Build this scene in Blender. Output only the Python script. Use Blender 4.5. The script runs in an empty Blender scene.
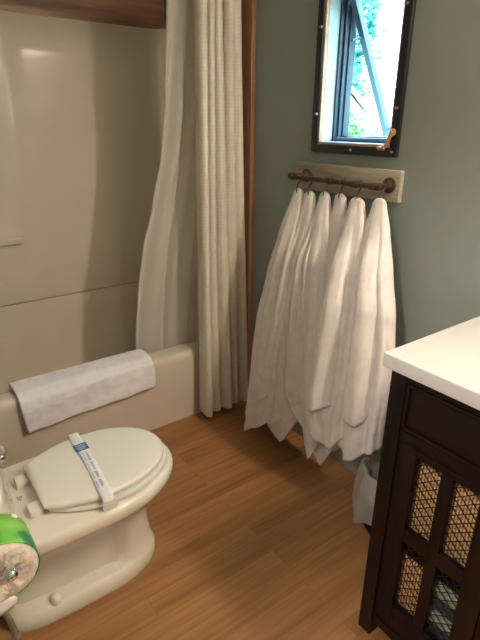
import bpy, bmesh, math, random
from mathutils import Vector, Matrix, noise
random.seed(4)
PI=math.pi
C=bpy.context.scene.collection
V=Vector
# ------------------------------------------------------------------ materials
def nodemat(name):
    m=bpy.data.materials.new(name); m.use_nodes=True
    nt=m.node_tree; b=nt.nodes['Principled BSDF']; return m,nt,b
def coords(nt,scale=(1,1,1),kind='Object'):
    tc=nt.nodes.new('ShaderNodeTexCoord'); mp=nt.nodes.new('ShaderNodeMapping')
    mp.inputs['Scale'].default_value=scale
    nt.links.new(tc.outputs[kind],mp.inputs['Vector']); return mp.outputs['Vector']
def noise_node(nt,vec,scale,detail=4,rough=.55):
    n=nt.nodes.new('ShaderNodeTexNoise'); n.inputs['Scale'].default_value=scale
    n.inputs['Detail'].default_value=detail; n.inputs['Roughness'].default_value=rough
    nt.links.new(vec,n.inputs['Vector']); return n
def ramp(nt,fac,stops):
    r=nt.nodes.new('ShaderNodeValToRGB'); e=r.color_ramp.elements
    while len(e)<len(stops): e.new(.5)
    for q,(p,c) in zip(e,stops): q.position=p; q.color=(*c,1)
    nt.links.new(fac,r.inputs['Fac']); return r.outputs['Color']
def bump(nt,b,h,strength,dist=.002):
    n=nt.nodes.new('ShaderNodeBump'); n.inputs['Strength'].default_value=strength
    n.inputs['Distance'].default_value=dist
    nt.links.new(h,n.inputs['Height']); nt.links.new(n.outputs['Normal'],b.inputs['Normal'])
def plain(name,col,rough=.5,metal=0,bumps=None,coat=0,var=.06,**kw):
    m,nt,b=nodemat(name)
    b.inputs['Roughness'].default_value=rough; b.inputs['Metallic'].default_value=metal
    b.inputs['Coat Weight'].default_value=coat
    v=coords(nt); n=noise_node(nt,v,9)
    lo=tuple(c*(1-var) for c in col); hi=tuple(min(1,c*(1+var)) for c in col)
    nt.links.new(ramp(nt,n.outputs['Fac'],[(.3,lo),(.7,hi)]),b.inputs['Base Color'])
    if bumps:
        n2=noise_node(nt,v,bumps[0],3); bump(nt,b,n2.outputs['Fac'],bumps[1],bumps[2])
    for k,x in kw.items(): b.inputs[k.replace('_',' ')].default_value=x
    return m
def wood(name,c1,c2,c3,scale,rough=.45,detail=6,bs=.2):
    m,nt,b=nodemat(name); v=coords(nt,scale)
    n=noise_node(nt,v,1,detail,.65)
    nt.links.new(ramp(nt,n.outputs['Fac'],[(.3,c1),(.5,c2),(.7,c3)]),b.inputs['Base Color'])
    b.inputs['Roughness'].default_value=rough; bump(nt,b,n.outputs['Fac'],bs,.001)
    return m
def mat_floor():
    m,nt,b=nodemat('laminate_planks')
    v=coords(nt)
    br=nt.nodes.new('ShaderNodeTexBrick'); nt.links.new(v,br.inputs['Vector'])
    br.inputs['Scale'].default_value=1; br.inputs['Brick Width'].default_value=.9; br.inputs['Row Height'].default_value=.085
    br.inputs['Mortar Size'].default_value=.0011; br.inputs['Mortar Smooth'].default_value=.3
    br.inputs['Color1'].default_value=(.4,.4,.4,1); br.inputs['Color2'].default_value=(.57,.57,.57,1); br.inputs['Mortar'].default_value=(.5,.5,.5,1)
    # offset grain per plank
    sc=nt.nodes.new('ShaderNodeVectorMath'); sc.operation='MULTIPLY_ADD'
    nt.links.new(br.outputs['Color'],sc.inputs[0]); sc.inputs[1].default_value=(1.6,1.6,3); nt.links.new(v,sc.inputs[2])
    mp=nt.nodes.new('ShaderNodeMapping'); mp.inputs['Scale'].default_value=(2.4,60,1); nt.links.new(sc.outputs[0],mp.inputs['Vector'])
    n=noise_node(nt,mp.outputs[0],1,7,.62)
    mp2=nt.nodes.new('ShaderNodeMapping'); mp2.inputs['Scale'].default_value=(1.2,9,1); nt.links.new(sc.outputs[0],mp2.inputs['Vector'])
    n2=noise_node(nt,mp2.outputs[0],1,3,.5)
    mix=nt.nodes.new('ShaderNodeMath'); mix.operation='MULTIPLY_ADD'; nt.links.new(n2.outputs['Fac'],mix.inputs[0]); mix.inputs[1].default_value=.55
    hs=nt.nodes.new('ShaderNodeMath'); hs.operation='MULTIPLY'; nt.links.new(n.outputs['Fac'],hs.inputs[0]); hs.inputs[1].default_value=.5
    nt.links.new(hs.outputs[0],mix.inputs[2])
    col=ramp(nt,mix.outputs[0],[(.35,(.22,.092,.03)),(.5,(.34,.16,.06)),(.66,(.44,.225,.095))])
    mm=nt.nodes.new('ShaderNodeMix'); mm.data_type='RGBA'; nt.links.new(br.outputs['Fac'],mm.inputs['Factor'])
    nt.links.new(col,mm.inputs['A']); mm.inputs['B'].default_value=(.26,.12,.045,1)
    nt.links.new(mm.outputs['Result'],b.inputs['Base Color'])
    b.inputs['Roughness'].default_value=.42; bump(nt,b,n.outputs['Fac'],.12,.0008)
    return m
def mat_fabric(name,col,sub=.0,weave=None,bs=.5,scale=420,dist=.0015):
    m,nt,b=nodemat(name); v=coords(nt)
    n=noise_node(nt,v,scale,2); n3=noise_node(nt,v,22,3)
    lo=tuple(c*.9 for c in col)
    nt.links.new(ramp(nt,n3.outputs['Fac'],[(.3,lo),(.65,col)]),b.inputs['Base Color'])
    b.inputs['Roughness'].default_value=.95; b.inputs['Sheen Weight'].default_value=.3
    add=nt.nodes.new('ShaderNodeMath'); add.operation='ADD'
    nt.links.new(n.outputs['Fac'],add.inputs[0]); nt.links.new(n3.outputs['Fac'],add.inputs[1])
    h=add.outputs[0]
    if weave:
        ck=nt.nodes.new('ShaderNodeMix'); ck.data_type='RGBA'; ck.blend_type='MULTIPLY'; src=b.inputs['Base Color'].links[0].from_socket
        nt.links.new(src,ck.inputs['A']); ck.inputs['B'].default_value=(.91,.89,.86,1)
        w=nt.nodes.new('ShaderNodeTexWave'); w.bands_direction='Z'; w.inputs['Scale'].default_value=weave
        nt.links.new(v,w.inputs['Vector'])
        w2=nt.nodes.new('ShaderNodeTexWave'); w2.bands_direction='X'; w2.inputs['Scale'].default_value=weave
        nt.links.new(v,w2.inputs['Vector'])
        mx=nt.nodes.new('ShaderNodeMath'); mx.operation='MAXIMUM'
        nt.links.new(w.outputs['Fac'],mx.inputs[0]); nt.links.new(w2.outputs['Fac'],mx.inputs[1])
        pw=nt.nodes.new('ShaderNodeMath'); pw.operation='POWER'; nt.links.new(mx.outputs[0],pw.inputs[0]); pw.inputs[1].default_value=5
        nt.links.new(pw.outputs[0],ck.inputs['Factor']); nt.links.new(ck.outputs['Result'],b.inputs['Base Color'])
        a2=nt.nodes.new('ShaderNodeMath'); a2.operation='ADD'; nt.links.new(pw.outputs[0],a2.inputs[0]); nt.links.new(h,a2.inputs[1]); h=a2.outputs[0]
    bump(nt,b,h,bs,dist)
    if sub:
        tr=nt.nodes.new('ShaderNodeBsdfTranslucent'); tr.inputs['Color'].default_value=(*col,1)
        ms=nt.nodes.new('ShaderNodeMixShader'); ms.inputs[0].default_value=sub
        out=nt.nodes['Material Output']
        nt.links.new(b.outputs[0],ms.inputs[1]); nt.links.new(tr.outputs[0],ms.inputs[2]); nt.links.new(ms.outputs[0],out.inputs[0])
    return m
def mat_sheer(name,col,alpha):
    m,nt,b=nodemat(name)
    b.inputs['Base Color'].default_value=(*col,1); b.inputs['Roughness'].default_value=.6
    v=coords(nt); n=noise_node(nt,v,30,3); bump(nt,b,n.outputs['Fac'],.2,.002)
    tr=nt.nodes.new('ShaderNodeBsdfTransparent'); tl=nt.nodes.new('ShaderNodeBsdfTranslucent'); tl.inputs['Color'].default_value=(*col,1)
    m1=nt.nodes.new('ShaderNodeMixShader'); m1.inputs[0].default_value=.4
    nt.links.new(b.outputs[0],m1.inputs[1]); nt.links.new(tl.outputs[0],m1.inputs[2])
    m2=nt.nodes.new('ShaderNodeMixShader'); m2.inputs[0].default_value=1-alpha
    nt.links.new(m1.outputs[0],m2.inputs[1]); nt.links.new(tr.outputs[0],m2.inputs[2])
    nt.links.new(m2.outputs[0],nt.nodes['Material Output'].inputs[0]); return m
def emit(name,col,s):
    m,nt,b=nodemat(name); b.inputs['Base Color'].default_value=(*col,1)
    b.inputs['Emission Color'].default_value=(*col,1); b.inputs['Emission Strength'].default_value=s; return m
M={}
M['floor']=mat_floor()
M['wall']=plain('sage_grey_paint',(.29,.332,.308),.75,bumps=(120,.25,.001),var=.02)
M['cream_wall']=plain('cream_paint',(.55,.5,.42),.8,var=.02)
M['ceiling']=plain('ceiling_paint',(.75,.72,.66),.9,var=.02)
M['acrylic']=plain('cream_acrylic',(.70,.62,.515),.2,coat=.4,bumps=(1.6,.12,.012),var=.012)
M['caulk']=plain('seam_caulk',(.42,.35,.27),.7)  # beige caulk in the surround seam, its own colour
M['porcelain']=plain('bone_porcelain',(.80,.755,.66),.09,coat=.6,var=.01)
M['seat']=plain('cream_plastic',(.84,.81,.75),.22,var=.01)
M['wood_trim']=wood('stained_pine',(.09,.028,.008),(.21,.072,.02),(.29,.115,.04),(3,3,30),.4)
M['wood_trim_v']=wood('stained_pine_upright',(.19,.078,.034),(.28,.125,.056),(.34,.16,.075),(22,22,2.2),.4)
M['wood_beam']=wood('stained_pine_beam',(.10,.042,.018),(.23,.10,.043),(.32,.15,.07),(2.2,20,28),.4)
M['dark_wood']=wood('espresso_wood',(.004,.0013,.0009),(.010,.0033,.0022),(.019,.0062,.004),(22,22,3),.5)
M['dark_wood_h']=wood('espresso_wood_cross',(.004,.0014,.001),(.010,.0033,.0022),(.018,.006,.004),(22,3,22),.5)
for k_ in ('dark_wood','dark_wood_h'): M[k_].node_tree.nodes['Principled BSDF'].inputs['Specular IOR Level'].default_value=.22
M['counter']=plain('white_quartz',(.66,.65,.63),.25,coat=.2,var=.015)
M['board']=wood('weathered_board',(.25,.21,.155),(.40,.345,.265),(.50,.44,.345),(30,2.5,34),.8)
M['iron']=plain('bronze_iron',(.10,.06,.042),.45,metal=.5,bumps=(150,.3,.001))
M['black']=plain('black_frame',(.012,.013,.015),.4,bumps=(200,.2,.0005))
M['tan_wood']=wood('raw_window_wood',(.36,.25,.17),(.47,.34,.25),(.55,.42,.32),(20,20,20),.7)
M['jamb']=plain('pale_vinyl',(.50,.60,.72),.5)
M['sash_grey']=plain('blue_grey_vinyl',(.10,.17,.27),.45)
M['jamb_dark']=plain('dark_blue_cladding',(.045,.075,.13),.5)
M['copper']=plain('copper_metal',(.62,.30,.14),.35,metal=.5)
M['chrome']=plain('chrome',(.75,.75,.77),.08,metal=1,var=.01)
M['braid']=plain('braided_steel',(.42,.39,.35),.35,metal=.8,bumps=(700,.9,.002))
M['screw']=plain('screw_metal',(.4,.4,.42),.3,metal=.9)
M['towel']=mat_fabric('white_terry',(.85,.79,.765),bs=.5,scale=300,dist=.003)
M['towel_band']=mat_fabric('towel_woven_band',(.88,.82,.78),bs=.15,scale=200)
M['bath_mat']=mat_fabric('bath_mat_terry',(.93,.90,.95),bs=.35,scale=260,dist=.003)
M['curtain']=mat_fabric('cream_waffle_cloth',(.86,.79,.68),sub=.15,weave=22,bs=.12,scale=200)
M['liner']=mat_sheer('sheer_liner_cloth',(.90,.86,.80),.80)
M['bag']=mat_sheer('thin_bin_bag',(.78,.76,.73),.58)
M['paper']=plain('tissue_paper',(.78,.68,.60),.9,bumps=(60,.9,.006),var=.12)
M['paper_band']=plain('paper_strip',(.86,.85,.86),.7)
M['blue_ink']=plain('blue_ink',(.06,.11,.36),.6)
M['blue_light']=plain('pale_blue_ink',(.30,.36,.60),.6)
M['white_ink']=plain('white_ink',(.75,.8,.9),.6)
M['grey_ink']=plain('grey_ink',(.18,.17,.16),.6)
M['black_wire']=plain('black_wire',(.015,.014,.013),.45,metal=.3)
M['dark_mat']=plain('charcoal_rubber',(.02,.02,.022),.8)
M['leaf']=plain('leaf',(.05,.30,.27),.6,var=.4)
M['leaf2']=plain('bush_leaf',(.12,.36,.10),.6,var=.4)
M['bark']=plain('bark',(.12,.08,.05),.9)
M['siding']=plain('white_siding',(.85,.85,.85),.7)
M['roof']=plain('roof_shingle',(.75,.75,.78),.9)
M['grass']=plain('lawn',(.12,.25,.06),.95,var=.3)
M['brass']=plain('fixture_bronze',(.2,.13,.08),.4,metal=.8)
def mat_wrapper():
    m,nt,b=nodemat('green_printed_wrapper'); v=coords(nt,(1,1,1))
    n=noise_node(nt,v,13,2)
    nt.links.new(ramp(nt,n.outputs['Fac'],[(.36,(.03,.17,.07)),(.46,(.05,.24,.10)),(.5,(.15,.46,.06)),(.66,(.24,.55,.10))]),b.inputs['Base Color'])
    b.inputs['Roughness'].default_value=.45; return m
M['wrapper']=mat_wrapper()
def mat_rattan():
    m,nt,b=nodemat('woven_rattan'); v=coords(nt)
    w=nt.nodes.new('ShaderNodeTexWave'); w.bands_direction='Y'; w.inputs['Scale'].default_value=38; w.inputs['Distortion'].default_value=1.2
    w.inputs['Detail'].default_value=2; w.inputs['Detail Scale'].default_value=6
    nt.links.new(v,w.inputs['Vector'])
    w2=nt.nodes.new('ShaderNodeTexWave'); w2.bands_direction='Z'; w2.inputs['Scale'].default_value=20; nt.links.new(v,w2.inputs['Vector'])
    mu=nt.nodes.new('ShaderNodeMath'); mu.operation='MULTIPLY_ADD'; nt.links.new(w2.outputs['Fac'],mu.inputs[0]); mu.inputs[1].default_value=.35
    nt.links.new(w.outputs['Fac'],mu.inputs[2])
    nt.links.new(ramp(nt,mu.outputs[0],[(.1,(.22,.10,.04)),(.6,(.58,.33,.15)),(1,(.78,.5,.26))]),b.inputs['Base Color'])
    bump(nt,b,mu.outputs[0],.6,.004); b.inputs['Roughness'].default_value=.7
    return m
M['rattan']=mat_rattan()
def mat_glass():
    m,nt,b=nodemat('window_glass')
    g=nt.nodes.new('ShaderNodeBsdfGlossy'); g.inputs['Roughness'].default_value=.02; g.inputs['Color'].default_value=(.9,.95,1,1)
    t=nt.nodes.new('ShaderNodeBsdfTransparent'); t.inputs['Color'].default_value=(.92,.97,.97,1)
    f=nt.nodes.new('ShaderNodeLayerWeight'); f.inputs['Blend'].default_value=.25
    ms=nt.nodes.new('ShaderNodeMixShader'); nt.links.new(f.outputs['Facing'],ms.inputs[0])
    nt.links.new(t.outputs[0],ms.inputs[1]); nt.links.new(g.outputs[0],ms.inputs[2]); nt.links.new(ms.outputs[0],nt.nodes['Material Output'].inputs[0]); return m
M['glass']=mat_glass()
M['globe']=emit('lit_glass_shade',(1,.835,.665),1)
# ------------------------------------------------------------------ geometry helpers
def link(name,bm,m,parent=None,smooth=True,angle=40):
    me=bpy.data.meshes.new(name)
    bmesh.ops.recalc_face_normals(bm,faces=bm.faces[:])
    bm.to_mesh(me); bm.free()
    o=bpy.data.objects.new(name,me); C.objects.link(o)
    for mm in (m if isinstance(m,(list,tuple)) else [m]): me.materials.append(mm)
    if smooth:
        for p in me.polygons: p.use_smooth=True
        me.set_sharp_from_angle(angle=math.radians(angle))
    if parent is not None: setparent(o,parent)
    return o
def wloc(o):
    p=V((0,0,0))
    while o: p=p+o.location; o=o.parent
    return p
def setparent(o,parent):
    # meshes are drawn in world metres: move their points into the parent's own space
    d=wloc(parent)
    if o.type=='MESH': o.data.transform(Matrix.Translation(-d))
    o.parent=parent
def tag(o,label,cat,group=None,kind=None):
    if label: o['label']=label
    if cat: o['category']=cat
    if group: o['group']=group
    if kind: o['kind']=kind
    return o
def thing(name,loc,label,cat,group=None):
    o=bpy.data.objects.new(name,None); C.objects.link(o); o.location=loc; o.empty_display_size=.05
    return tag(o,label,cat,group)
def struct(o,label=None):
    o['kind']='structure'
    if label: o['label']=label
    return o
def add_box(bm,x0,x1,y0,y1,z0,z1,bev=0,seg=2):
    r=bmesh.ops.create_cube(bm,size=1); vs=r['verts']
    for v in vs: v.co=V(((x0+x1)/2+v.co.x*(x1-x0),(y0+y1)/2+v.co.y*(y1-y0),(z0+z1)/2+v.co.z*(z1-z0)))
    if bev:
        es={e for v in vs for e in v.link_edges}
        bmesh.ops.bevel(bm,geom=list(es),offset=bev,segments=seg,affect='EDGES',profile=.5)
def box(name,m,b,bev=0,parent=None,seg=2):
    bm=bmesh.new(); add_box(bm,*b,bev,seg); return link(name,bm,m,parent,smooth=bev>0)
def boxes(name,m,L,bev=0,parent=None):
    bm=bmesh.new()
    for b in L: add_box(bm,*b,bev)
    return link(name,bm,m,parent,smooth=bev>0)
def catmull(P,n=8):
    P=[V(p) for p in P]; out=[]
    Q=[2*P[0]-P[1]]+P+[2*P[-1]-P[-2]]
    for i in range(1,len(Q)-2):
        a,b,c,d=Q[i-1:i+3]
        for k in range(n):
            t=k/n
            out.append(.5*((2*b)+(c-a)*t+(2*a-5*b+4*c-d)*t*t+(-a+3*b-3*c+d)*t**3))
    out.append(P[-1]); return out
def add_tube(bm,P,r,n=12,caps=True):
    P=[V(p) for p in P]; R=r if isinstance(r,(list,tuple)) else [r]*len(P)
    t0=(P[1]-P[0]).normalized(); up=V((0,0,1)) if abs(t0.z)<.9 else V((1,0,0))
    nx=t0.cross(up).normalized(); rings=[]
    for i,p in enumerate(P):
        t=(P[min(i+1,len(P)-1)]-P[max(i-1,0)]).normalized()
        nx=(nx-t*nx.dot(t)).normalized(); ny=t.cross(nx)
        rings.append([bm.verts.new(p+(nx*math.cos(2*PI*k/n)+ny*math.sin(2*PI*k/n))*R[i]) for k in range(n)])
    for a,b in zip(rings,rings[1:]):
        for k in range(n): bm.faces.new((a[k],a[(k+1)%n],b[(k+1)%n],b[k]))
    if caps: bm.faces.new(rings[0][::-1]); bm.faces.new(rings[-1])
def tube(name,m,P,r,n=12,parent=None,sm=0):
    bm=bmesh.new(); add_tube(bm,catmull(P,sm) if sm else P,r,n); return link(name,bm,m,parent)
def loft(bm,rings,closed=True,cap0=True,cap1=True):
    R=[[bm.verts.new(V(p)) for p in r] for r in rings]; n=len(R[0])
    for a,b in zip(R,R[1:]):
        for k in range(n if closed else n-1): bm.faces.new((a[k],a[(k+1)%n],b[(k+1)%n],b[k]))
    if cap0: bm.faces.new(R[0][::-1])
    if cap1: bm.faces.new(R[-1])
    return R
def add_lathe(bm,c,axis,prof,n=24):
    """prof: (distance along axis, radius)"""
    axis=V(axis).normalized(); up=V((0,0,1)) if abs(axis.z)<.9 else V((1,0,0))
    a=axis.cross(up).normalized(); b=axis.cross(a); c=V(c)
    loft(bm,[[c+axis*d+(a*math.cos(2*PI*k/n)+b*math.sin(2*PI*k/n))*max(r,1e-4) for k in range(n)] for d,r in prof])
def lathe(name,m,c,axis,prof,n=24,parent=None):
    bm=bmesh.new(); add_lathe(bm,c,axis,prof,n); return link(name,bm,m,parent)
def interp(T,x):
    if x<=T[0][0]: return T[0][1:]
    for a,b in zip(T,T[1:]):
        if x<=b[0]:
            t=(x-a[0])/(b[0]-a[0]); t=t*t*(3-2*t)*.4+t*.6
            return tuple(p+(q-p)*t for p,q in zip(a[1:],b[1:]))
    return T[-1][1:]
# ------------------------------------------------------------------ camera
H=1.42
yaw,pitch,roll,f=math.radians(53.719),math.radians(21.6186),math.radians(.4409),499.48
fw=V((math.cos(pitch)*math.cos(yaw),math.cos(pitch)*math.sin(yaw),-math.sin(pitch)))
r=fw.cross(V((0,0,1))).normalized(); u=r.cross(fw)
r2=r*math.cos(roll)+u*math.sin(roll); u2=-r*math.sin(roll)+u*math.cos(roll)
cd=bpy.data.cameras.new('camera'); cam=bpy.data.objects.new('camera',cd); C.objects.link(cam)
mat=Matrix((r2,u2,-fw)).transposed().to_4x4(); mat.translation=V((0,0,H)); cam.matrix_world=mat
cd.sensor_fit='VERTICAL'; cd.sensor_height=24; cd.lens=24*f/640; cd.clip_start=.02
bpy.context.scene.camera=cam
# ------------------------------------------------------------------ room shell
XW=1.458; YB=2.68; XL=-.075; YR=-1.0; ZC=2.42; XO=1.575; XH=-1.5
WY0,WY1,WZ0,WZ1=1.13,1.472,1.345,1.885      # window opening
struct(box('floor',M['floor'],(XH-.1,XO,YR-.1,YB+.1,-.06,0)))
struct(box('ceiling',M['ceiling'],(XH-.1,XO,YR-.1,YB+.1,ZC,ZC+.08)))
struct(boxes('wall_window_side',M['wall'],[(XW,XO,YR-.1,WY0,0,ZC),(XW,XO,WY1,YB+.1,0,ZC),(XW,XO,WY0,WY1,0,WZ0),(XW,XO,WY0,WY1,WZ1,ZC)]))
struct(box('wall_tub_side',M['wall'],(XL-.1,XW,YB,YB+.1,0,ZC)))
struct(boxes('wall_toilet_side',M['wall'],[(XL-.1,XL,.50,YB,0,ZC),(XL-.1,XL,-.35,.50,2.08,ZC),(XL-.1,XL,YR,-.35,0,ZC)]))
struct(box('wall_near_side',M['wall'],(XH-.1,XW,YR-.1,YR,0,ZC)))
struct(boxes('wall_hall',M['cream_wall'],[(XH-.1,XH,YR,YB,0,ZC),(XH,XL-.1,1.4,1.5,0,ZC)]))
struct(boxes('trim_1',M['wood_trim_v'],[(XL-.115,XL+.012,.50,.515,0,2.1),(XL-.115,XL+.012,-.365,-.35,0,2.1)],.002),'brown wooden door casing')
# tub surround wood
struct(box('trim_2',M['wood_trim_v'],(XW-.024,XW,1.886,1.962,0,2.02),.003),'upright brown wooden trim post beside the shower curtain')
bm=bmesh.new(); L=[(-.07,1.862),(1.385,1.862),(1.415,1.868),(1.432,1.885),(1.436,1.91),(1.436,2.02),(-.07,2.02)]
loft(bm,[[(x,y,z) for x,z in L] for y in (YB-.035,YB)])
struct(link('trim_3',bm,M['wood_beam'],smooth=False),'brown wooden beam along the top of the tub surround')
# ------------------------------------------------------------------ tub with surround
t=thing('bathtub',(.69,2.3,0),'cream acrylic bathtub with a rounded rim, built in along the far wall','bathtub')
def tub_section(x):
    return [(1.946,.0),(1.944,.02),(1.942,.09),(1.940,.115),(1.937,.140),(1.935,.17),(1.934,.33),(1.936,.352),(1.943,.366),(1.955,.374),(1.975,.376),
            (2.02,.376),(2.035,.372),(2.045,.36),(2.052,.33),(2.065,.20),(2.09,.11),(2.14,.075),(2.3,.065),(2.46,.064),(2.60,.066),(2.634,.082),(2.641,.12),(2.643,.34),(2.645,.44),(2.646,.50),(2.649,.531),(2.653,.534)]
bm=bmesh.new(); xs=[-.07,0,.1,.2,.4,.6,.8,1.0,1.15,1.25,1.33,1.38,1.42,1.452]
loft(bm,[[(x,y,z) for y,z in tub_section(x)] for x in xs],closed=False,cap0=False,cap1=False)
# end deck masses
link('basin',bm,M['acrylic'],t)
for nm,x0,x1 in (('end_deck',-.07,.02),('end_deck',1.36,1.452)):
    box(nm,M['acrylic'],(x0,x1,1.96,2.64,.06,.374),.012,t)
s=thing('tub_surround',(.69,2.67,.53),'glossy cream acrylic wall panels around the bathtub, with a horizontal seam','tub surround')
# U-shaped panel with rounded corners and a soft vertical bulge
def plan(off=0,bz=1):
    P=[]; R=.10; yb=YB-.022-off; x0=XL+.012+off; x1=XW-.012-off
    for k in range(9): P.append((x0,1.965+(yb-R-1.965)*k/8))
    for k in range(1,10):
        a=PI-PI/2*k/9; P.append((x0+R+R*math.cos(a),yb-R+R*math.sin(a)))
    for k in range(1,60):
        x=x0+R+(x1-x0-2*R)*k/60
        bulge=.022*math.exp(-((x-.60)/.05)**2)-.0*math.exp(-((x-1.0)/.2)**2)
        P.append((x,yb-bulge*bz))
    for k in range(0,10):
        a=PI/2-PI/2*k/9; P.append((x1-R+R*math.cos(a),yb-R+R*math.sin(a)))
    for k in range(1,9): P.append((x1,yb-R+(1.965-yb+R)*k/8))
    return P
def panel(name,zs,offs,m):
    bm=bmesh.new(); loft(bm,[[(x,y,z) for x,y in plan(o,min(1,max(0,(z-.7)/.5)))] for z,o in zip(zs,offs)],closed=False,cap0=False,cap1=False)
    o=link(name,bm,m,s,angle=60); md=o.modifiers.new('thick','SOLIDIFY'); md.thickness=.006; md.offset=-1
    return o
panel('upper_panel',[.539,.541,.545,.8,1.1,1.4,1.7,1.862],[.003,.006,.007,.007,.007,.007,.007,.007],M['acrylic'])
panel('seam',[.533,.540],[.0045,.0045],M['caulk'])
# soap shelf
bm=bmesh.new(); 
for z0,z1,d in ((.848,.856,.030),(.868,.873,.016)):
    add_box(bm,.10,.575,YB-.03-d,YB-.026,z0,z1,.004,3)
link('soap_shelf',bm,M['acrylic'],s)
# ------------------------------------------------------------------ curtain, liner, rod
rod=thing('curtain_rod',(.69,1.93,1.99),'curtain rod over the bathtub, above the cream shower curtain','curtain rod')
tube('rod',M['chrome'],[(XL+.02,1.93,1.99),(XW-.02,1.93,1.99)],.013,16,rod)
lathe('flange',M['chrome'],(XL,1.93,1.99),(1,0,0),[(0,.03),(.012,.03),(.02,.02),(.022,0)],24,rod)
lathe('flange',M['chrome'],(XW,1.93,1.99),(-1,0,0),[(0,.03),(.012,.03),(.02,.02),(.022,0)],24,rod)
def cloth(name,m,fn,nu,nv,thick,parent=None,label=None,cat=None,**k):
    bm=bmesh.new(); loft(bm,[[fn(i/(nu-1),j/(nv-1)) for i in range(nu)] for j in range(nv)],closed=False,cap0=False,cap1=False)
    o=link(name,bm,m,parent,angle=180)
    if thick:
        md=o.modifiers.new('thick','SOLIDIFY'); md.thickness=thick; md.offset=0
    if cat: tag(o,label,cat,**k)
    return o
def curtain_fn(u,v):
    # v=0 top, 1 bottom
    z=1.965-v*1.915
    xl=1.160-.030*v; xr=1.372+.004*v+.020*v*v
    x=xl+(xr-xl)*u
    ph=u*2*PI*5.2
    a=.020+.014*v
    y=1.875+a*math.sin(ph+.9*math.sin(v*2.1+u*3))+.010*math.sin(ph*.43+2.2*v+1)+.004*noise.noise(V((u*14,v*6,3)))
    x+=.012*math.cos(ph*1.0+.4*v)
    y-=.012*v
    z+=.012*math.sin(ph+.6)*v*v+.010*u*v
    return (x,y,z)
cu=cloth('shower_curtain',M['curtain'],curtain_fn,150,120,.0016,None,'cream checked fabric shower curtain gathered beside the wooden post, hanging outside the tub','curtain')
def liner_fn(u,v):
    z=1.965-v*1.70
    tt=max(0,(v-.33)/.55); tt=min(1,tt); k=tt*tt*(3-2*tt)
    xl=interp([(-2,1.112),(-1.5,1.085),(-1.3,1.058),(-1.08,1.008),(-.87,.952),(-.66,.92),(-.42,.895),(-.2,.885)],-z)[0]*(1+.02*v); xr=1.335-.03*v
    w=max(0,(v-.86)/.14); xl+=.0*w
    x=xl+(xr-xl)*u
    ph=u*2*PI*2.6+.7*math.sin(2.4*v)+.5
    y=1.99+.022*math.sin(ph)*min(1,.3+u*3)+.008*math.sin(ph*2.3+v*4)+.085*v+.02*k*(1-u)
    x+=.012*math.cos(ph+1)
    return (x,y,z)
ln=cloth('shower_liner',M['liner'],liner_fn,110,110,.0,None,'sheer pale shower liner hanging inside the tub behind the cream curtain','curtain')
# ------------------------------------------------------------------ bath mat folded over the tub rim
def mat_fn(u,v):
    x0=.318+.02*(1-v)*0; L=[(2.098,.27,0),(2.072,.345,.12),(2.066,.378,.2),(2.05,.392,.28),(1.99,.395,.42),(1.945,.392,.5),(1.920,.372,.56),(1.914,.335,.66),(1.912,.23,1.0)]
    T=[(c,a,b) for a,b,c in L]; y,z=interp(T,v)
    x=.312+.600*u+.010*(v-.4)*(1-2*u)+.022*(v>0.6)*(v-.6)*(1-u)
    if v>.6: z+=.032*u*(v-.6)/.4
    n=noise.noise(V((x*9,v*4,1)))*.006+noise.noise(V((x*24,v*16,5)))*.003
    if v>.55: y-=.004+abs(n)+.004*math.sin(9*v+u*7); z+=.003*math.sin(u*23)*v
    else: z+=abs(n)*.9
    return (x,y,z)
bm_o=cloth('bath_mat',M['bath_mat'],mat_fn,70,60,.015,None,'folded white terry bath mat draped over the rim of the bathtub','bath mat')
sd=bm_o.modifiers.new('s','SUBSURF'); sd.levels=1; sd.render_levels=1
# ------------------------------------------------------------------ toilet
TY=1.31
toi=thing('toilet',(.30,TY,0),'bone porcelain toilet with closed lid standing beside the bathtub','toilet')
def ring(z,xb,xf,hw,waist=0,N=72,pw=.8,rear=1,split=.43):
    """egg shaped ring: rounder front, squarer back; waist narrows the part behind x=split"""
    out=[]; xm=xb+(xf-xb)*.60
    for k in range(N):
        a=2*PI*k/N; c,sn=math.cos(a),math.sin(a)
        if c>=0: x=xm+(xf-xm)*c; y=hw*math.copysign(abs(sn)**.95,sn)
        else:
            e=pw*.55
            x=xm+(xm-xb)*-abs(c)**e if True else 0
            y=hw*math.copysign(abs(sn)**e,sn)*(1-(1-rear)*abs(c)**1.2)
        tt=min(1,max(0,(split+.05-x)/.10)); tt=tt*tt*(3-2*tt)
        y*=1-waist*tt
        out.append((x,TY+y,z))
    return out
bm=bmesh.new()
loft(bm,[ring(0,.068,.573,.116),ring(.012,.064,.577,.119),ring(.045,.066,.576,.117,.0),ring(.058,.072,.572,.112,.10),ring(.066,.08,.568,.108,.42),
  ring(.10,.085,.562,.104,.47),ring(.15,.085,.556,.104,.47),ring(.19,.085,.556,.108,.40),ring(.225,.085,.560,.112,.34,rear=.9),ring(.25,.085,.568,.122,.24,rear=.9),ring(.275,.085,.583,.136,.12,rear=.9),
  ring(.312,.07,.604,.156,.04,rear=.88),ring(.330,.03,.627,.177,0,rear=.85),ring(.338,-.04,.640,.190,0,rear=.85),ring(.344,-.048,.647,.197,0,rear=.86),ring(.354,-.05,.652,.200,0,rear=.86),ring(.368,-.05,.653,.2005,0,rear=.86),ring(.380,-.05,.651,.198,0,rear=.86),ring(.387,-.048,.645,.192,0,rear=.86),ring(.3895,-.044,.636,.184,0,rear=.86)])
bo=link('bowl',bm,M['porcelain'],toi,angle=60)
for sy in (-1,1):
    lathe('bolt_cap',M['seat'],(.205,TY+sy*.092,.060),(0,0,1),[(-.006,.019),(0,.0195),(.010,.018),(.018,.013),(.022,.006),(.0225,0)],24,toi)
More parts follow.
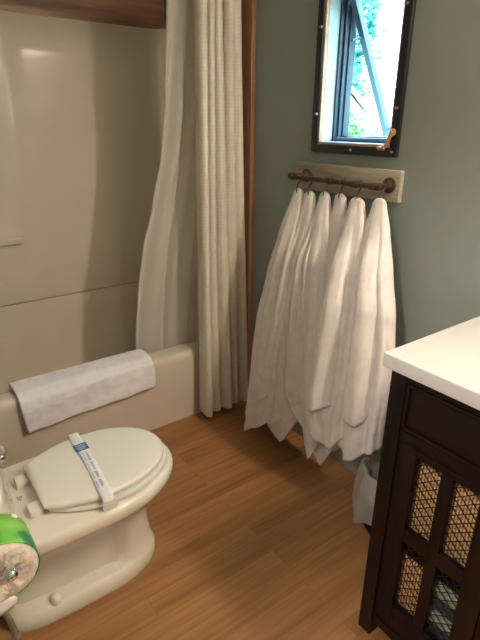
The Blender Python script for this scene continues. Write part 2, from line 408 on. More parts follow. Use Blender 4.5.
def outline(xb,xf,hw,z,back,N=40,cx=.40):
    """seat / lid plan: straight back of half width `back`, egg front"""
    P=[]
    for k in range(N+1):
        a=-PI/2+PI*k/N
        P.append((cx+(xf-cx)*math.cos(a)**.92 if math.cos(a)>1e-6 else cx,TY+hw*math.sin(a),z))
    nb=14
    for k in range(1,nb):
        tt=k/nb; P.append((cx+(xb-cx)*tt,TY+hw+(back-hw)*tt**2.0,z))
    P.append((xb,TY+back,z)); P.append((xb,TY-back,z))
    for k in range(nb-1,0,-1):
        tt=k/nb; P.append((cx+(xb-cx)*tt,TY-hw-(back-hw)*tt**2.0,z))
    return P
def sc(P,s,z):
    cx=sum(p[0] for p in P)/len(P)
    return [(cx+(p[0]-cx)*s,TY+(p[1]-TY)*s,z) for p in P]
O=outline(.226,.634,.176,0,.100)
bm=bmesh.new()
inner=[(x,y,0) for x,y,z in sc(O,.62,0)]
def R(s,z): return sc(O,s,z)
A=[R(.97,.391),R(1.0,.395),R(1.0,.403),R(.985,.408),R(.70,.408),R(.62,.402),R(.62,.391),R(.97,.391)]
loft(bm,A,cap0=False,cap1=False); bmesh.ops.remove_doubles(bm,verts=bm.verts[:],dist=1e-5)
link('seat',bm,M['seat'],toi)
O2=outline(.212,.624,.165,0,.108)
bm=bmesh.new(); loft(bm,[sc(O2,.97,.4125),sc(O2,.995,.4145),sc(O2,1.0,.419),sc(O2,.995,.425),sc(O2,.975,.4295),sc(O2,.93,.4315),sc(O2,.6,.434),sc(O2,.3,.4345)])
link('lid',bm,M['seat'],toi,angle=50)
for hy in (-.073,.073):
    hb=box('hinge',M['seat'],(.177,.214,TY+hy-.022,TY+hy+.022,.3885,.411),.004,toi,3)
    tube('pin',M['screw'],[(.208,TY+hy,.403),(.230,TY+hy,.403)],.004,10,hb)
# faint maker's mark on the deck
def textmesh(name,body,size,loc,rot,m,parent,ext=.0003):
    cu=bpy.data.curves.new(name,'FONT'); cu.body=body; cu.size=size; cu.extrude=ext; cu.align_x='CENTER'; cu.align_y='CENTER'
    o=bpy.data.objects.new(name,cu); C.objects.link(o); o.matrix_world=Matrix.Translation(loc)@rot
    dg=bpy.context.evaluated_depsgraph_get(); me=bpy.data.meshes.new_from_object(o.evaluated_get(dg))
    me.transform(o.matrix_world.copy()); bpy.data.objects.remove(o); bpy.data.curves.remove(cu)
    n=bpy.data.objects.new(name,me); C.objects.link(n); me.materials.clear(); me.materials.append(m)
    setparent(n,parent); return n
flatrot=Matrix.Rotation(-PI/2,4,'Z')
textmesh('maker_mark','Br',.022,V((.172,TY+.01,.3897)),flatrot,M['grey_ink'],toi)
# tank
bm=bmesh.new()
def trect(x0,x1,hw,z,rr=.03,n=6,bow=.04):
    P=[]
    for cx,cy,a0 in ((x1-rr,hw-rr,0),(x0+rr,hw-rr,90),(x0+rr,-hw+rr,180),(x1-rr,-hw+rr,270)):
        for k in range(n+1):
            a=math.radians(a0+90*k/n); P.append((cx+rr*math.cos(a)-(bow*((cy+rr*math.sin(a))/hw)**2 if cx>x0+rr+.01 else 0),TY+cy+rr*math.sin(a),z))
        if a0==0 or a0==90:
            pass
        if a0==270:
            for q in range(1,10):
                yy=(-hw+rr)+(2*hw-2*rr)*q/10; P.append((x1-bow*(yy/hw)**2,TY+yy,z))
    return P
loft(bm,[trect(-.055,.142,.185,.390),trect(-.060,.148,.20,.40),trect(-.062,.150,.212,.44),trect(-.063,.130,.222,.662)])
tank=link('tank',bm,M['porcelain'],toi)
bm=bmesh.new(); loft(bm,[trect(-.066,.133,.228,.662),trect(-.068,.138,.232,.668),trect(-.068,.139,.233,.688),trect(-.064,.135,.229,.697),trect(-.055,.124,.218,.701)])
link('tank_lid',bm,M['porcelain'],toi)
lv=lathe('flush_lever',M['chrome'],(.125,TY-.075,.600),(1,0,0),[(0,.017),(.006,.017),(.010,.012),(.018,.009),(.020,0)],20,toi)
tube('lever_arm',M['chrome'],[(.142,TY-.075,.600),(.152,TY-.055,.598),(.157,TY-.035,.594),(.156,TY-.012,.590)],[.006,.006,.007,.009],12,lv)
# paper strip across the lid with its blue stamp
st=thing('paper_strip',(.38,TY,.437),'white printed sanitary paper strip with a blue stamp, wrapped across the toilet lid','paper strip')
bm=bmesh.new(); path=[(.392,1.497,.398),(.392,1.497,.412),(.391,1.488,.4335),(.388,1.46,.4362),(.386,1.36,.4368),(.382,1.28,.4368),(.374,1.19,.4362),(.371,1.146,.4335),(.370,1.1285,.424),(.370,1.1225,.408),(.371,1.122,.392)]
pp=catmull(path,6); W=.0175
loft(bm,[[(p.x+s_*W,p.y,p.z) for s_ in (-1,-.33,.33,1)] for p in pp],closed=False,cap0=False,cap1=False)
bd=link('band',bm,M['paper_band'],st,angle=180); md=bd.modifiers.new('thick','SOLIDIFY'); md.thickness=.0006; md.offset=0
box('glued_tab',M['paper_band'],(.350,.392,1.1195,1.1215,.396,.424),0,st)
stp=box('blue_stamp',M['blue_ink'],(.366,.408,1.372,1.412,.4372,.4380),0,st)
boxes('stamp_letters',M['white_ink'],[(.3715,.4025,1.402,1.404,.4378,.4383),(.375,.399,1.396,1.3975,.4378,.4383),(.3715,.4025,1.389,1.391,.4378,.4383),(.374,.400,1.383,1.3845,.4378,.4383),(.377,.397,1.377,1.3785,.4378,.4383)],0,stp)
L=[]
for k in range(26):
    y=1.356-k*.0072; w=random.uniform(.002,.0045); x=.392-(1.356-y)*.10
    if k in (7,14,20): continue
    L.append((x-w,x+w,y-.0022,y+.0022,.4370,.4376))
    L.append((x-.012-w*.5,x-.012+w*.5,y-.0015,y+.0015,.4370,.4375))
boxes('printed_text',M['blue_light'],L,0,st)
# supply hose and stop valve
hs=thing('supply_hose',(.07,1.125,0),'braided steel water supply hose rising from the floor beside the toilet','hose')
tube('hose',M['braid'],[(.073,1.128,.115),(.068,1.134,.165),(.052,1.146,.215),(.02,1.162,.27),(-.012,1.170,.33),(-.018,1.168,.389)],.0085,14,hs,8)
tube('stop_valve',M['chrome'],[(.074,1.126,.0),(.074,1.126,.085)],.009,14,hs)
lathe('coupling_nut',M['chrome'],(.074,1.127,.082),(0,0,1),[(0,.0135),(.024,.0135),(.028,.010),(.036,.0095)],6,hs)
lathe('escutcheon',M['chrome'],(.074,1.126,.001),(0,0,1),[(0,.028),(.003,.027),(.007,.012)],24,hs)
tube('valve_handle',M['chrome'],[(.082,1.122,.055),(.105,1.108,.055)],[.007,.012],12,hs)
# ------------------------------------------------------------------ toilet roll and chrome holder
rc=V((.045,0,.758)); y0,y1=.682,.772; RR=.056
rl=thing('toilet_roll',(rc.x,y0,rc.z),'toilet roll in a green printed wrapper on the chrome holder','toilet roll')
bm=bmesh.new()
def rr(y,r,wob=0,sd=0):
    return [(rc.x+math.cos(a)*(r+wob*noise.noise(V((math.cos(a)*3+sd,math.sin(a)*3,y*30)))),y+wob*.7*noise.noise(V((math.cos(a)*5,math.sin(a)*5+sd,r*60))),rc.z+math.sin(a)*(r+wob*noise.noise(V((math.cos(a)*3+sd,math.sin(a)*3,y*30))))) for a in [2*PI*k/48 for k in range(48)]]
loft(bm,[rr(y0+.005,.001,.004),rr(y0+.001,.012,.010),rr(y0+.004,.022,.014,2),rr(y0-.001,.034,.012,4),rr(y0-.001,.046,.006,1),rr(y0+.002,.053,.002),rr(y0+.007,.0562),rr(y0+.05,.0565),rr(y1-.007,.0562),rr(y1-.002,.052,.003),rr(y1,.04,.01,3),rr(y1-.003,.02,.008,5),rr(y1-.004,.001)])
link('paper',bm,M['paper'],rl,angle=80)
bm=bmesh.new(); loft(bm,[rr(y0+.004,.0562),rr(y0+.008,.0573),rr(y0+.05,.0576),rr(y1-.012,.0573)],cap0=False,cap1=False)
o=link('wrapper',bm,M['wrapper'],rl,angle=80); md=o.modifiers.new('thick','SOLIDIFY'); md.thickness=.0008; md.offset=1
lathe('wrapper_seal',M['paper'],(rc.x+.040,.757,rc.z+.0405),(.7,0,.7),[(0,.006),(.0016,.006),(.0018,.003)],20,rl)
bm=bmesh.new()   # loose sheet hanging under the roll
loft(bm,[[(rc.x-.04+.05*t_+.004*math.sin(k*1.3),y0+.004+.004*math.sin(k+t_*5),rc.z-.048-.010*k) for t_ in (0,.25,.5,.75,1)] for k in range(4)],closed=False,cap0=False,cap1=False)
o=link('loose_sheet',bm,M['paper_band'],rl,angle=180); md=o.modifiers.new('t','SOLIDIFY'); md.thickness=.0006
hd=thing('roll_holder',(XL,.66,.77),'chrome toilet roll holder arm in front of the green wrapped roll','toilet roll holder')
for yy in (.660,.797):
    lathe('wall_plate',M['chrome'],(XL,yy,.775),(1,0,0),[(0,.024),(.008,.024),(.014,.014),(.016,.009)],24,hd)
    tube('arm',M['chrome'],[(XL+.01,yy,.775),(.02,yy,.776),(.047,yy,.776)],[.008,.0065,.0065],14,hd)
    lathe('end_knob',M['chrome'],(.045,yy,.776),(1,0,0),[(0,.006),(.004,.009),(.010,.0105),(.016,.009),(.019,.005),(.020,0)],18,hd)
tube('roller',M['chrome'],[(rc.x+.012,.662,.770),(rc.x+.012,.795,.770)],.007,12,hd)
# ------------------------------------------------------------------ window
w=bpy.data.objects.new('window_1',None); C.objects.link(w); w.location=(XW,1.30,1.33); struct(w,'small awning window in a black screwed frame, tilted open')
def frame_boxes(x0,x1,y0,y1,z0,z1,t_):
    return [(x0,x1,y0,y0+t_,z0,z1),(x0,x1,y1-t_,y1,z0,z1),(x0,x1,y0+t_,y1-t_,z0,z0+t_),(x0,x1,y0+t_,y1-t_,z1-t_,z1)]
boxes('screen_frame',M['black'],frame_boxes(XW-.016,XW,1.100,1.507,1.314,1.925,.030),.003,w)
boxes('inner_casing',M['tan_wood'],frame_boxes(XW-.010,XW+.006,1.130,1.478,1.343,1.895,.009),.001,w)
boxes('jamb',M['jamb'],frame_boxes(XW+.006,XW+.058,1.134,1.474,1.347,1.891,.006),0,w)
L=frame_boxes(XW+.058,XW+.075,1.134,1.474,1.345,1.891,.014)+frame_boxes(XW+.075,XW+.094,1.134,1.474,1.345,1.891,.022)+frame_boxes(XW+.094,XO+.01,1.130,1.474,1.345,1.891,.028)
boxes('outer_frame',M['jamb_dark'],L,.0015,w)
boxes('sill_track',M['sash_grey'],[(XW+.058,XO+.02,1.16,1.446,1.350,1.369)],.002,w)
for x_,y_,z_ in ((XW-.017,1.485,1.739),(XW-.017,1.485,1.451),(XW-.017,1.119,1.758),(XW-.017,1.117,1.466),(XW-.017,1.299,1.329),(XW-.017,1.117,1.330)):
    bm=bmesh.new(); add_lathe(bm,(x_,y_,z_),(-1,0,0),[(0,.0055),(.003,.005),(.0045,.002)],12)
    if z_>1.4: add_box(bm,x_-.003,x_+.001,y_-.006,y_+.014 if y_<1.3 else y_+.006,z_-.003,z_+.003)
    link('screw',bm,M['screw'],w)
# open awning sash, hinged at the top and pushed out at the bottom
hp=V((XW+.065,0,1.862)); d=V((.495,0,-.869)); d.normalize(); nrm=V((d.z,0,-d.x)); Ls=.56
def sash_box(bm,s0,s1,y0_,y1_,th):
    vs=bmesh.ops.create_cube(bm,size=1)['verts']
    for v in vs:
        p=hp+d*(s0+(s1-s0)*(v.co.x+.5))-nrm*(th*(v.co.z)); v.co=V((p.x,y0_+(y1_-y0_)*(v.co.y+.5),p.z))
bm=bmesh.new()
sash_box(bm,0,Ls,1.415,1.440,.024); sash_box(bm,0,Ls,1.165,1.190,.024); sash_box(bm,Ls-.028,Ls,1.19,1.415,.024); sash_box(bm,0,.03,1.19,1.415,.024)
sa=link('sash',bm,M['sash_grey'],w,smooth=False)
bm=bmesh.new(); sash_box(bm,.03,Ls-.028,1.19,1.415,.004); link('pane',bm,M['glass'],sa,smooth=False)
# stay arms
tube('stay_arm',M['sash_grey'],[(XW+.09,1.43,1.70),(XW+.16,1.428,1.72)],.004,8,w)
ck=lathe('crank',M['copper'],(XW-.012,1.121,1.392),(-1,0,0),[(0,.012),(.010,.012),(.014,.008)],16,w)
tube('crank_handle',M['copper'],[(XW-.024,1.118,1.395),(XW-.026,1.128,1.372),(XW-.024,1.140,1.352),(XW-.030,1.148,1.344)],[.0075,.0065,.006,.007],12,ck)
tube('crank_knob',M['copper'],[(XW-.030,1.140,1.342),(XW-.030,1.166,1.341)],.006,12,ck)
# ------------------------------------------------------------------ towel rail and hooks
rk=thing('towel_rail',(XW,1.32,1.22),'dark iron pipe rail on a weathered board under the window','towel rail')
box('backboard',M['board'],(XW-.020,XW,1.068,1.582,1.170,1.273),.002,rk)
bx,bz=1.380,1.222
bm=bmesh.new(); add_tube(bm,[(bx,1.545,bz),(bx,1.102,bz)],.0095,16)
for yy in (1.54,1.47,1.33,1.21,1.13): add_lathe(bm,(bx,yy-.011,bz),(0,1,0),[(0,.0095),(.001,.0125),(.021,.0125),(.022,.0095)],16)
link('pipe',bm,M['iron'],rk)
for yy in (1.512,1.108):
    lathe('flange',M['iron'],(XW-.020,yy,bz+.002),(-1,0,0),[(0,.026),(.005,.026),(.008,.017),(.020,.015),(.022,.011)],24,rk)
    tube('elbow',M['iron'],[(XW-.035,yy,bz+.002),(XW-.055,yy,bz+.001),(bx+.004,yy,bz),(bx-.002,yy+.0,bz)],[.011,.011,.0125,.0125],16,rk)
ends=['leftmost','second from the left','third from the left','fourth from the left','fifth from the left','rightmost']
TOW={
'A': [(1.161, 1.375, 1.491, 0.026), (1.005, 1.349, 1.487, 0.071),(0.823, 1.321, 1.498, 0.096),(0.626, 1.290, 1.51, 0.107),(0.43, 1.283, 1.533, 0.105),(0.225, 1.276, 1.542, 0.114),(0.10, 1.270, 1.562, 0.108),(0.036, 1.267, 1.60, 0.044)] ,
'B': [(1.158, 1.375, 1.425, 0.027), (1.03, 1.359, 1.413, 0.058), (0.87, 1.341, 1.419, 0.087), (0.699, 1.323, 1.43, 0.108), (0.514, 1.315, 1.443, 0.132), (0.322, 1.307, 1.443, 0.143), (0.198, 1.302, 1.438, 0.13), (0.086, 1.298, 1.43, 0.047)] ,
'C': [(1.163, 1.374, 1.344, 0.025), (1.044, 1.355, 1.33, 0.052), (0.894, 1.331, 1.323, 0.077), (0.742, 1.308, 1.3, 0.086), (0.577, 1.3, 1.289, 0.1), (0.403, 1.292, 1.277, 0.122), (0.3, 1.287, 1.25, 0.11), (0.151, 1.28, 1.207, 0.037)] ,
'D': [(1.165, 1.374, 1.266, 0.026), (1.056, 1.365, 1.254, 0.044), (0.909, 1.354, 1.245, 0.057), (0.754, 1.343, 1.237, 0.072), (0.589, 1.335, 1.232, 0.087), (0.418, 1.327, 1.22, 0.099), (0.282, 1.321, 1.216, 0.099), (0.103, 1.313, 1.189, 0.036)] ,
'E': [(1.161, 1.369, 1.183, 0.032), (1.074, 1.347, 1.159, 0.049), (0.941, 1.315, 1.136, 0.07), (0.804, 1.283, 1.113, 0.087), (0.65, 1.275, 1.115, 0.097), (0.485, 1.267, 1.119, 0.091), (0.376, 1.262, 1.122, 0.086), (0.24, 1.255, 1.099, 0.05)] ,
'F': [(1.17, 1.37, 1.087, 0.027), (1.087, 1.355, 1.073, 0.047), (0.959, 1.331, 1.046, 0.064), (0.829, 1.308, 1.016, 0.082), (0.684, 1.3, 1.007, 0.095), (0.53, 1.292, 1.004, 0.103), (0.408, 1.286, 1.002, 0.101), (0.258, 1.278, 0.978, 0.085)]}
tl={'A':'leftmost white bath towel on the rail, nearest the wooden post',
'B':'second white bath towel from the left on the rail, wide with one pointed tip',
'C':'third white bath towel from the left on the rail, with a banded lower fold',
'D':'narrow white bath towel, fourth from the left, mostly hidden behind its neighbour',
'E':'white bath towel bulging out in front, fifth from the left on the rail',
'F':'white bath towel hanging rightmost on the rail, next to the vanity counter'}
tip={'A':(.4,.17,1.0),'B':(-.1,.20,1.1),'C':(-.2,.20,1.0),'D':(-.2,.2,1.1),'E':(-.1,.12,1.1),'F':(.15,.08,1.0)}
pl={'A':(3,5,.3),'B':(3,5,1.2),'C':(4,6,2.5),'D':(4,5,4.0),'E':(3,6,5.2),'F':(4,7,.9)}
dep={'A':.036,'B':.042,'C':.044,'D':.036,'E':.050,'F':.046}
flaps={'A':[(-.50,.30,.775)],'B':[(-.2,.5,.90)],'C':[(.05,.85,.80)],'D':[],'E':[(-.1,.75,.80)],'F':[(.35,.95,.86),(-.45,.22,.80)]}
def towel(k):
    T=TOW[k]; zt=T[0][0]; zb=T[-1][0]; s0,dl,pwr=tip[k]; n1,n2,ph=pl[k]; ax=dep[k]
    N=170; rows=100
    ws=[(-a,b,c,dd) for a,b,c,dd in T[:-1]]
    last=T[-2]; ws.append((-zb,T[-1][1],last[2]+(T[-1][2]-last[2])*.6,last[3]*.93))
    def hem(c,sn):
        q=min(1,abs(c-s0)/(1+abs(s0)))
        L=(zt-zb)-dl*(q**pwr)
        return L-(.03 if sn<0 else 0)*abs(sn)+.006*math.sin(3.3*c+ph)
    def pos(a,z,off=0,t_=0):
        c,sn=math.cos(a),math.sin(a)
        X,Y,hw=interp(ws,-z); d_=min(1,(zt-z)/.5)
        am=.05+.40*d_
        f_=1-am*(.5-.5*math.cos(n2*a+ph+1.0*math.sin(1.6*(zt-z)*1.2+ph)))**1.3*(.35+.65*abs(sn))
        f_+=.16*d_*math.sin(n1*a+ph*2+1.3*(zt-z))
        f_+=.07*d_*noise.noise(V((c*2.2+ph,sn*2.2,z*5)))+.03*noise.noise(V((c*6,sn*6+ph,z*20)))
        if k in 'CEF' and off==0 and (.845<t_<.852 or .865<t_<.872 or .905<t_<.912): f_*=.95
        r_x=(.012+(ax-.012)*min(1,(zt-z)/.22))*(1+.25*d_)
        e=.75
        y=Y+hw*math.copysign(abs(c)**e,c)*(f_*.3+.7)
        x=X-r_x*math.copysign(abs(sn)**e,sn)*f_-off
        return (min(x,XW-.012),y,z)
    rings=[]
    for j in range(rows+1):
        t_=j/rows
        rings.append([pos(2*PI*i/N,zt-hem(math.cos(2*PI*i/N),math.sin(2*PI*i/N))*t_,0,t_) for i in range(N)])
    X,Y=T[0][1],T[0][2]
    top=[[(X+(p[0]-X)*s_,Y+(p[1]-Y)*s_,zt+h_) for p in rings[0]] for s_,h_ in ((.15,.020),(.45,.018),(.75,.012),(.93,.005))]
    bm=bmesh.new(); loft(bm,top+rings,cap0=True,cap1=False)
    for c0,c1,fr in flaps[k]:                       # outer folds of the cloth that end in a shorter hem
        a0,a1=math.acos(c1),math.acos(c0); G=[]
        for j in range(61):
            row=[]
            for i in range(41):
                w=i/40; a=a0+(a1-a0)*w; edge=math.sin(PI*w)**.35
                L=(zt-zb)*fr+.03*math.sin(PI*w)-.012*w
                z=zt-.02-(L-.02)*j/60
                row.append(pos(a,z,-.010+edge*(.022+.004*math.sin(w*7+j*.05))*min(1,j/14)))
            G.append(row)
        loft(bm,G,closed=False,cap0=False,cap1=False)
    o=link('bath_towel',bm,M['towel'],None,angle=180)
    o.data.transform(Matrix.Translation(V((-X,-Y,-zt)))); o.location=(X,Y,zt)
    md=o.modifiers.new('thick','SOLIDIFY'); md.thickness=.005; md.offset=-1
    tag(o,tl[k],'towel','bath towels on the rail'); return o
for k in 'ABCDEF': towel(k)
def hook(first,y,i):
    if first is None:
        o=thing('s_hook',(bx,y,bz),'','hook'); 
        P=[]
        R1=.0125
        for k in range(9):
            a=math.radians(200-k*27); P.append((bx+R1*math.cos(a),y,bz+R1*math.sin(a)))
        P+= [(bx-.004,y-.002,bz-.022),(bx-.012,y-.004,bz-.034),(bx-.016,y-.005,bz-.050),(bx-.010,y-.004,bz-.066),(bx+.000,y-.002,bz-.064),(bx+.003,y,bz-.055)]
        tube('wire',M['iron'],P,.0024,8,o,4); return o
    o=first.copy(); C.objects.link(o); o.location=(bx,y,bz)
    for ch in first.children:
        c=ch.copy(); C.objects.link(c); c.parent=o
    return o
h0=None
for i,k in enumerate('ABCDEF'):
    o=hook(h0,TOW[k][0][2]+.004,i); h0=h0 or o
    tag(o,'dark metal s-hook on the pipe rail, '+ends[i]+', holding the towel under it','hook','hooks on the towel rail')
# ------------------------------------------------------------------ vanity
XV=.932; Y1v=.650; Y0v=.02; YM=(Y1v+Y0v)/2
va=thing('vanity_cabinet',(1.19,YM,0),'espresso wood vanity cabinet with wire mesh door panels beside the towels','cabinet')
for x0 in (XV,XW-.05):
    for y0_ in (Y1v-.043,Y0v): box('leg',M['dark_wood'],(x0,x0+.045,y0_,y0_+.043,0,.869),.002,va)
bm=bmesh.new()
for a in [(XV+.04,XW-.004,Y1v-.036,Y1v-.008,.06,.869),(XV+.04,XW-.004,Y0v+.008,Y0v+.036,.06,.869),(XW-.02,XW-.004,Y0v+.03,Y1v-.03,.06,.869),(XV+.02,XW-.01,Y0v+.03,Y1v-.03,.060,.078)]: add_box(bm,*a)
link('carcass',bm,M['dark_wood'],va,smooth=False)
for z0,z1 in ((.852,.869),(.690,.722),(.055,.085)): box('face_rail',M['dark_wood_h'],(XV+.004,XV+.04,Y0v+.043,Y1v-.043,z0,z1),.0015,va)
# drawer fronts
def drawer(y0_,y1_):
    o=boxes('drawer',M['dark_wood_h'],[(XV+.010,XV+.03,y0_,y1_,.7235,.8505)],.002,va)
    boxes('drawer_frame',M['dark_wood_h'],frame_boxes(XV+.003,XV+.012,y0_+.001,y1_-.001,.7245,.8495,.008),.001,o)
drawer(Y0v+.044,Y1v-.044)
def lattice(bm,y0_,y1_,z0,z1,x,pitch=.0205,r=.0014):
    # diamond wire mesh, cut to the pane
    for sgn in (1,-1):
        sl=.85*sgn
        c0=min(z0-sl*y0_,z0-sl*y1_,z1-sl*y0_,z1-sl*y1_); c1=max(z0-sl*y0_,z0-sl*y1_,z1-sl*y0_,z1-sl*y1_)
        c=c0+pitch*.4
        while c<c1:
            pts=[]
            ya,yb=y0_,y1_
            t0=(z0-c)/sl; t1=(z1-c)/sl; lo,hi=min(t0,t1),max(t0,t1); a=max(ya,lo); b=min(yb,hi)
            if b-a>.002: add_tube(bm,[(x+.0011*sgn,a,sl*a+c),(x+.0011*sgn,b,sl*b+c)],r,5,False)
            c+=pitch*1.31
def door(ya,yb,hinge_left):
    # frame: stiles, rails, muntins
    zr=[(.400,.440),(.128,.178)]
    st_=.052; rail_top=.667; z_lo=.088
    yc0,yc1=ya+st_,yb-st_
    mull=.030; pw=(yc1-yc0-mull)/2
    L=[(XV+.006,XV+.028,yb-st_,yb,z_lo,.688),(XV+.006,XV+.028,ya,ya+st_,z_lo,.688),
       (XV+.006,XV+.028,ya+st_,yb-st_,rail_top,.688),(XV+.006,XV+.028,ya+st_,yb-st_,z_lo,.172)]
    d_=boxes('door',M['dark_wood'],L,.0015,va)
    boxes('muntin',M['dark_wood'],[(XV+.007,XV+.026,yc0+pw,yc0+pw+mull,.172,rail_top),(XV+.0075,XV+.0255,yc0,yc1,.402,.445)],.0015,d_)
    for a in (yc0,yc0+pw+mull):
        for z0,z1 in ((.172,.402),(.445,rail_top)):
            bm=bmesh.new(); lattice(bm,a,a+pw,z0,z1,XV+.020); link('wire_mesh',bm,M['black_wire'],d_)
door(YM+.001,Y1v-.044,True); door(Y0v+.044,YM-.001,False)
# countertop
ct=thing('countertop',(1.19,YM,.869),'white countertop slab on the dark vanity cabinet','countertop')
box('slab',M['counter'],(XV-.006,XW-.001,Y0v-.022,.675,.869,.907),.0035,ct,3)
# things stored behind the mesh
bk=thing('wicker_basket',(1.06,.46,.42),'tan woven wicker basket seen through the upper wire mesh of the vanity','basket')
def basket(parent,x0,x1,y0_,y1_,z0,z1):
    bm=bmesh.new(); add_box(bm,x0,x1,y0_,y1_,z0,z1-.012,.014,3)
    link('body',bm,M['rattan'],parent)
    bm=bmesh.new(); L=[(x0+.003,y0_+.003),(x1-.003,y0_+.003),(x1-.003,y1_-.003),(x0+.003,y1_-.003)]
    P=[V((x,y,z1-.008)) for x,y in L]; add_tube(bm,P+[P[0]],.009,8,False); link('rim',bm,M['rattan'],parent)
basket(bk,XV+.042,1.38,.365,.598,.362,.685)
bk2=thing('wicker_basket',(1.06,.17,.42),'second woven wicker basket at the right inside the vanity','basket')
basket(bk2,XV+.042,1.38,.075,.345,.362,.685)
sh=box('shelf',M['dark_wood'],(XV+.032,XW-.02,Y0v+.036,Y1v-.036,.345,.360),0,va)
bk3=thing('wicker_basket',(1.05,.55,.08),'low woven wicker basket behind the lower left mesh panel','basket')
basket(bk3,XV+.042,1.2,.500,.598,.079,.335)
def folded(k,x0,x1,y0_,y1_,z0,z1,m,label):
    def fn(a,v): pass
    bm=bmesh.new(); add_box(bm,x0,x1,y0_,y1_,z0,z1,min(.018,(z1-z0)*.45),4)
    bmesh.ops.subdivide_edges(bm,edges=[e for e in bm.edges if e.calc_length()>.05],cuts=5,use_grid_fill=True)
    for v in bm.verts:
        v.co+=V((1,0,0))*.004*noise.noise(v.co*30+V((k,0,0)))+V((0,0,1))*.003*noise.noise(v.co*22)
    o=link('folded_towel',bm,m,None,angle=60); tag(o,label,'towel','folded towels in the vanity'); return o
M['grey_towel']=mat_fabric('grey_stripe_terry',(.34,.34,.27),bs=.8)
M['dark_towel']=mat_fabric('charcoal_terry',(.04,.045,.045),bs=.8)
z=.080
for k,(h,mm,lab) in enumerate([(.045,'grey_towel','grey folded towel at the bottom of the stack in the vanity'),(.04,'dark_towel','dark folded towel second from the bottom in the vanity stack'),(.045,'grey_towel','grey folded towel in the middle of the vanity stack'),(.04,'dark_towel','dark folded towel second from the top in the vanity stack'),(.05,'grey_towel','grey folded towel on top of the stack behind the lower mesh')]):
    folded(k,XV+.045,1.25,.31,.485,z,z+h,M[mm],lab); z+=h+.003
# ------------------------------------------------------------------ waste bin with bag
bn=thing('wastebasket',(1.325,.852,0),'black wire wastebasket with a thin white bag, between the towels and the vanity','wastebasket')
bcx,bcy=1.325,.852
bm=bmesh.new(); 
for k in range(28):
    a=2*PI*k/28
    for tw in (.35,-.35):
        add_tube(bm,[(bcx+(.085+.025*q)*math.cos(a+tw*q),bcy+(.085+.025*q)*math.sin(a+tw*q),.004+.262*q) for q in (0,.33,.66,1)],.0014,4,False)
link('wire_body',bm,M['black_wire'],bn)
for z_,rr_ in ((.005,.085),(.266,.110),(.135,.0975)):
    bm=bmesh.new()
    add_tube(bm,[(bcx+rr_*math.cos(2*PI*k/40),bcy+rr_*math.sin(2*PI*k/40),z_) for k in range(41)],.003,6,False)
    link('hoop',bm,M['black_wire'],bn)
lathe('base',M['black_wire'],(bcx,bcy,.002),(0,0,1),[(0,.084),(.002,.084)],32,bn)
def bag_fn(u,v):
    a=math.radians(20+u*185)
    if v<.3: z=.15+.125*(v/.3); rr_=.098+.008*(v/.3)
    else:
        q=(v-.3)/.7; z=.275-q*(.14+.125*math.exp(-((u-.55)/.33)**2)); rr_=.117+.012*math.sin(q*PI)+.012*q
    rr_+=.006*math.sin(a*9+v*3)*(.3+v)+.004*noise.noise(V((u*9,v*6,0)))
    return (min(XW-.005,bcx+rr_*math.cos(a)),bcy+rr_*math.sin(a),z)
cloth('bag',M['bag'],bag_fn,90,40,0,bn)
# ------------------------------------------------------------------ vanity light
vl=thing('vanity_light',(XW,-.24,2.23),'three globe wall light above the vanity','wall light')
box('backplate',M['brass'],(XW-.025,XW,-.50,.02,2.20,2.26),.004,vl)
for yy in (-.42,-.24,-.06):
    tube('arm',M['brass'],[(XW-.02,yy,2.23),(XW-.09,yy,2.23),(XW-.10,yy,2.245)],.008,10,vl,3)
    g=lathe('globe',M['globe'],(XW-.11,yy,2.19),(0,0,1),[(0,.01),(.004,.03),(.02,.05),(.045,.058),(.07,.05),(.086,.03),(.09,.015)],24,vl)
hl=thing('hall_fill_lamp',(-.8,.2,ZC),'unseen round hall lamp, added to fill the room with light','added fill light')  # added lamp out of view, fills the room with light through the doorway
lathe('fill_diffuser',emit('hall_fill_diffuser',(1,.9,.82),1),(-.8,.2,ZC),(0,0,-1),[(0,.16),(.03,.155),(.05,.12),(.06,.02)],32,hl)
# ------------------------------------------------------------------ outside
struct(box('ground',M['grass'],(1.8,40,-20,40,-.6,-.5)))
def leafy(name,mleaf,c,R_,n,size,label,cat,trunk=True,group=None,seed=1):
    rnd=random.Random(seed); root=thing(name,(c[0],c[1],-.5),label,cat,group)
    bm=bmesh.new(); blobs=[(V(c),R_)]+[(V(c)+V([rnd.uniform(-1,1)*R_[i]*.7 for i in range(3)]),[q*.5 for q in R_]) for _ in range(7)]
    for k in range(n):
        b,rad=rnd.choice(blobs)
        dv=V((rnd.gauss(0,1),rnd.gauss(0,1),rnd.gauss(0,1))).normalized()*rnd.uniform(.6,1)
        p=b+V([dv[i]*rad[i] for i in range(3)])
        if p.z<-.45: continue
        a=V((rnd.gauss(0,1),rnd.gauss(0,1),rnd.gauss(0,1))).normalized()*size; e=a.orthogonal().normalized()*size*.55
        vs=[bm.verts.new(p+q) for q in (-a,e,a,-e)]; bm.faces.new(vs)
    link('foliage',bm,mleaf,root,smooth=False)
    bm=bmesh.new(); add_tube(bm,catmull([(c[0],c[1],-.5),(c[0]+.1,c[1]-.05,c[2]*.5),(c[0],c[1],c[2])],6),[.22*min(1,R_[0])*(1-.7*i/12) for i in range(13)],10); link('trunk',bm,M['bark'],root)
leafy('tree',M['leaf'],(12.3,12.1,4.0),(1.5,1.5,2.9),9000,.13,'tall leafy tree rising behind the white gabled house','tree',seed=2)
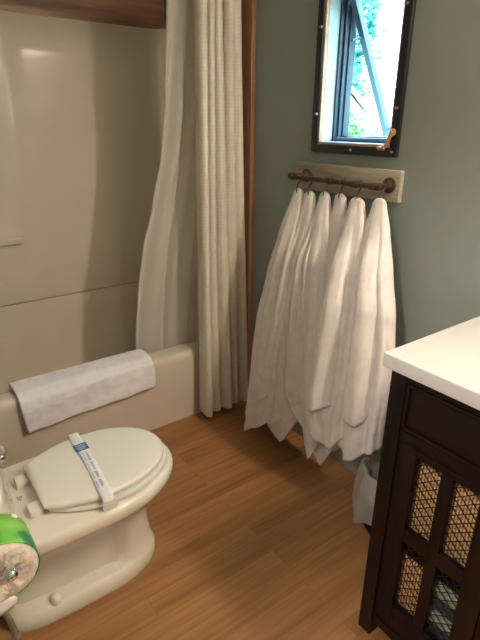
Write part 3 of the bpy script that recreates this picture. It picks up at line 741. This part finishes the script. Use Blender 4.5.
leafy('bush',M['leaf2'],(5.0,4.30,.70),(.6,.50,.95),6000,.05,'bright green bush outside in front of the white house','bush',seed=3)
leafy('bush',M['leaf2'],(5.3,3.12,.40),(.55,.45,1.0),6000,.05,'lower green bush to the right of the other bush outside','bush',seed=5)
hs_=thing('house',(8.5,9.5,-.5),'white gabled neighbouring house seen through the window','house')
bm=bmesh.new(); G=[(6.95,-.5),(11.0,-.5),(11.0,1.6),(8.98,3.9),(6.95,1.6)]
loft(bm,[[(x,y,z) for y,z in G] for x in (8.0,13.0)]); Rh=Matrix.Translation((8,6.95,0))@Matrix.Rotation(math.radians(43),4,'Z')@Matrix.Translation((-8,-6.95,0))
bm.transform(Rh); link('wall',bm,M['siding'],hs_,smooth=False)
bm=bmesh.new()
for a,b in (((6.75,1.46),(8.98,3.93)),((11.2,1.46),(8.98,3.93))):
    loft(bm,[[(x,a[0],a[1]),(x,b[0],b[1]),(x,b[0],b[1]+.12),(x,a[0],a[1]+.10)] for x in (7.985,13.02)])
bm.transform(Rh); link('roof',bm,M['roof'],hs_,smooth=False)
# ------------------------------------------------------------------ light
def light(name,kind,loc,e,col,size=.05,rot=None):
    l=bpy.data.lights.new(name,kind); l.energy=e; l.color=col
    if kind=='POINT': l.shadow_soft_size=size
    if kind=='AREA': l.size=size
    o=bpy.data.objects.new(name,l); C.objects.link(o); o.location=loc
    if rot: o.rotation_euler=rot
    return o
WARM=(1,.72,.45)
M['globe'].node_tree.nodes['Principled BSDF'].inputs['Emission Strength'].default_value=125
bpy.data.materials['hall_fill_diffuser'].node_tree.nodes['Principled BSDF'].inputs['Emission Strength'].default_value=85
wd=bpy.data.worlds.new('World'); bpy.context.scene.world=wd; wd.use_nodes=True
bg=wd.node_tree.nodes['Background']; bg.inputs['Color'].default_value=(.62,.88,1,1); bg.inputs['Strength'].default_value=9.0
vs=bpy.context.scene.view_settings; vs.view_transform='Standard'; vs.look='None'; vs.exposure=1.0; vs.gamma=1; vs.use_curve_mapping=False
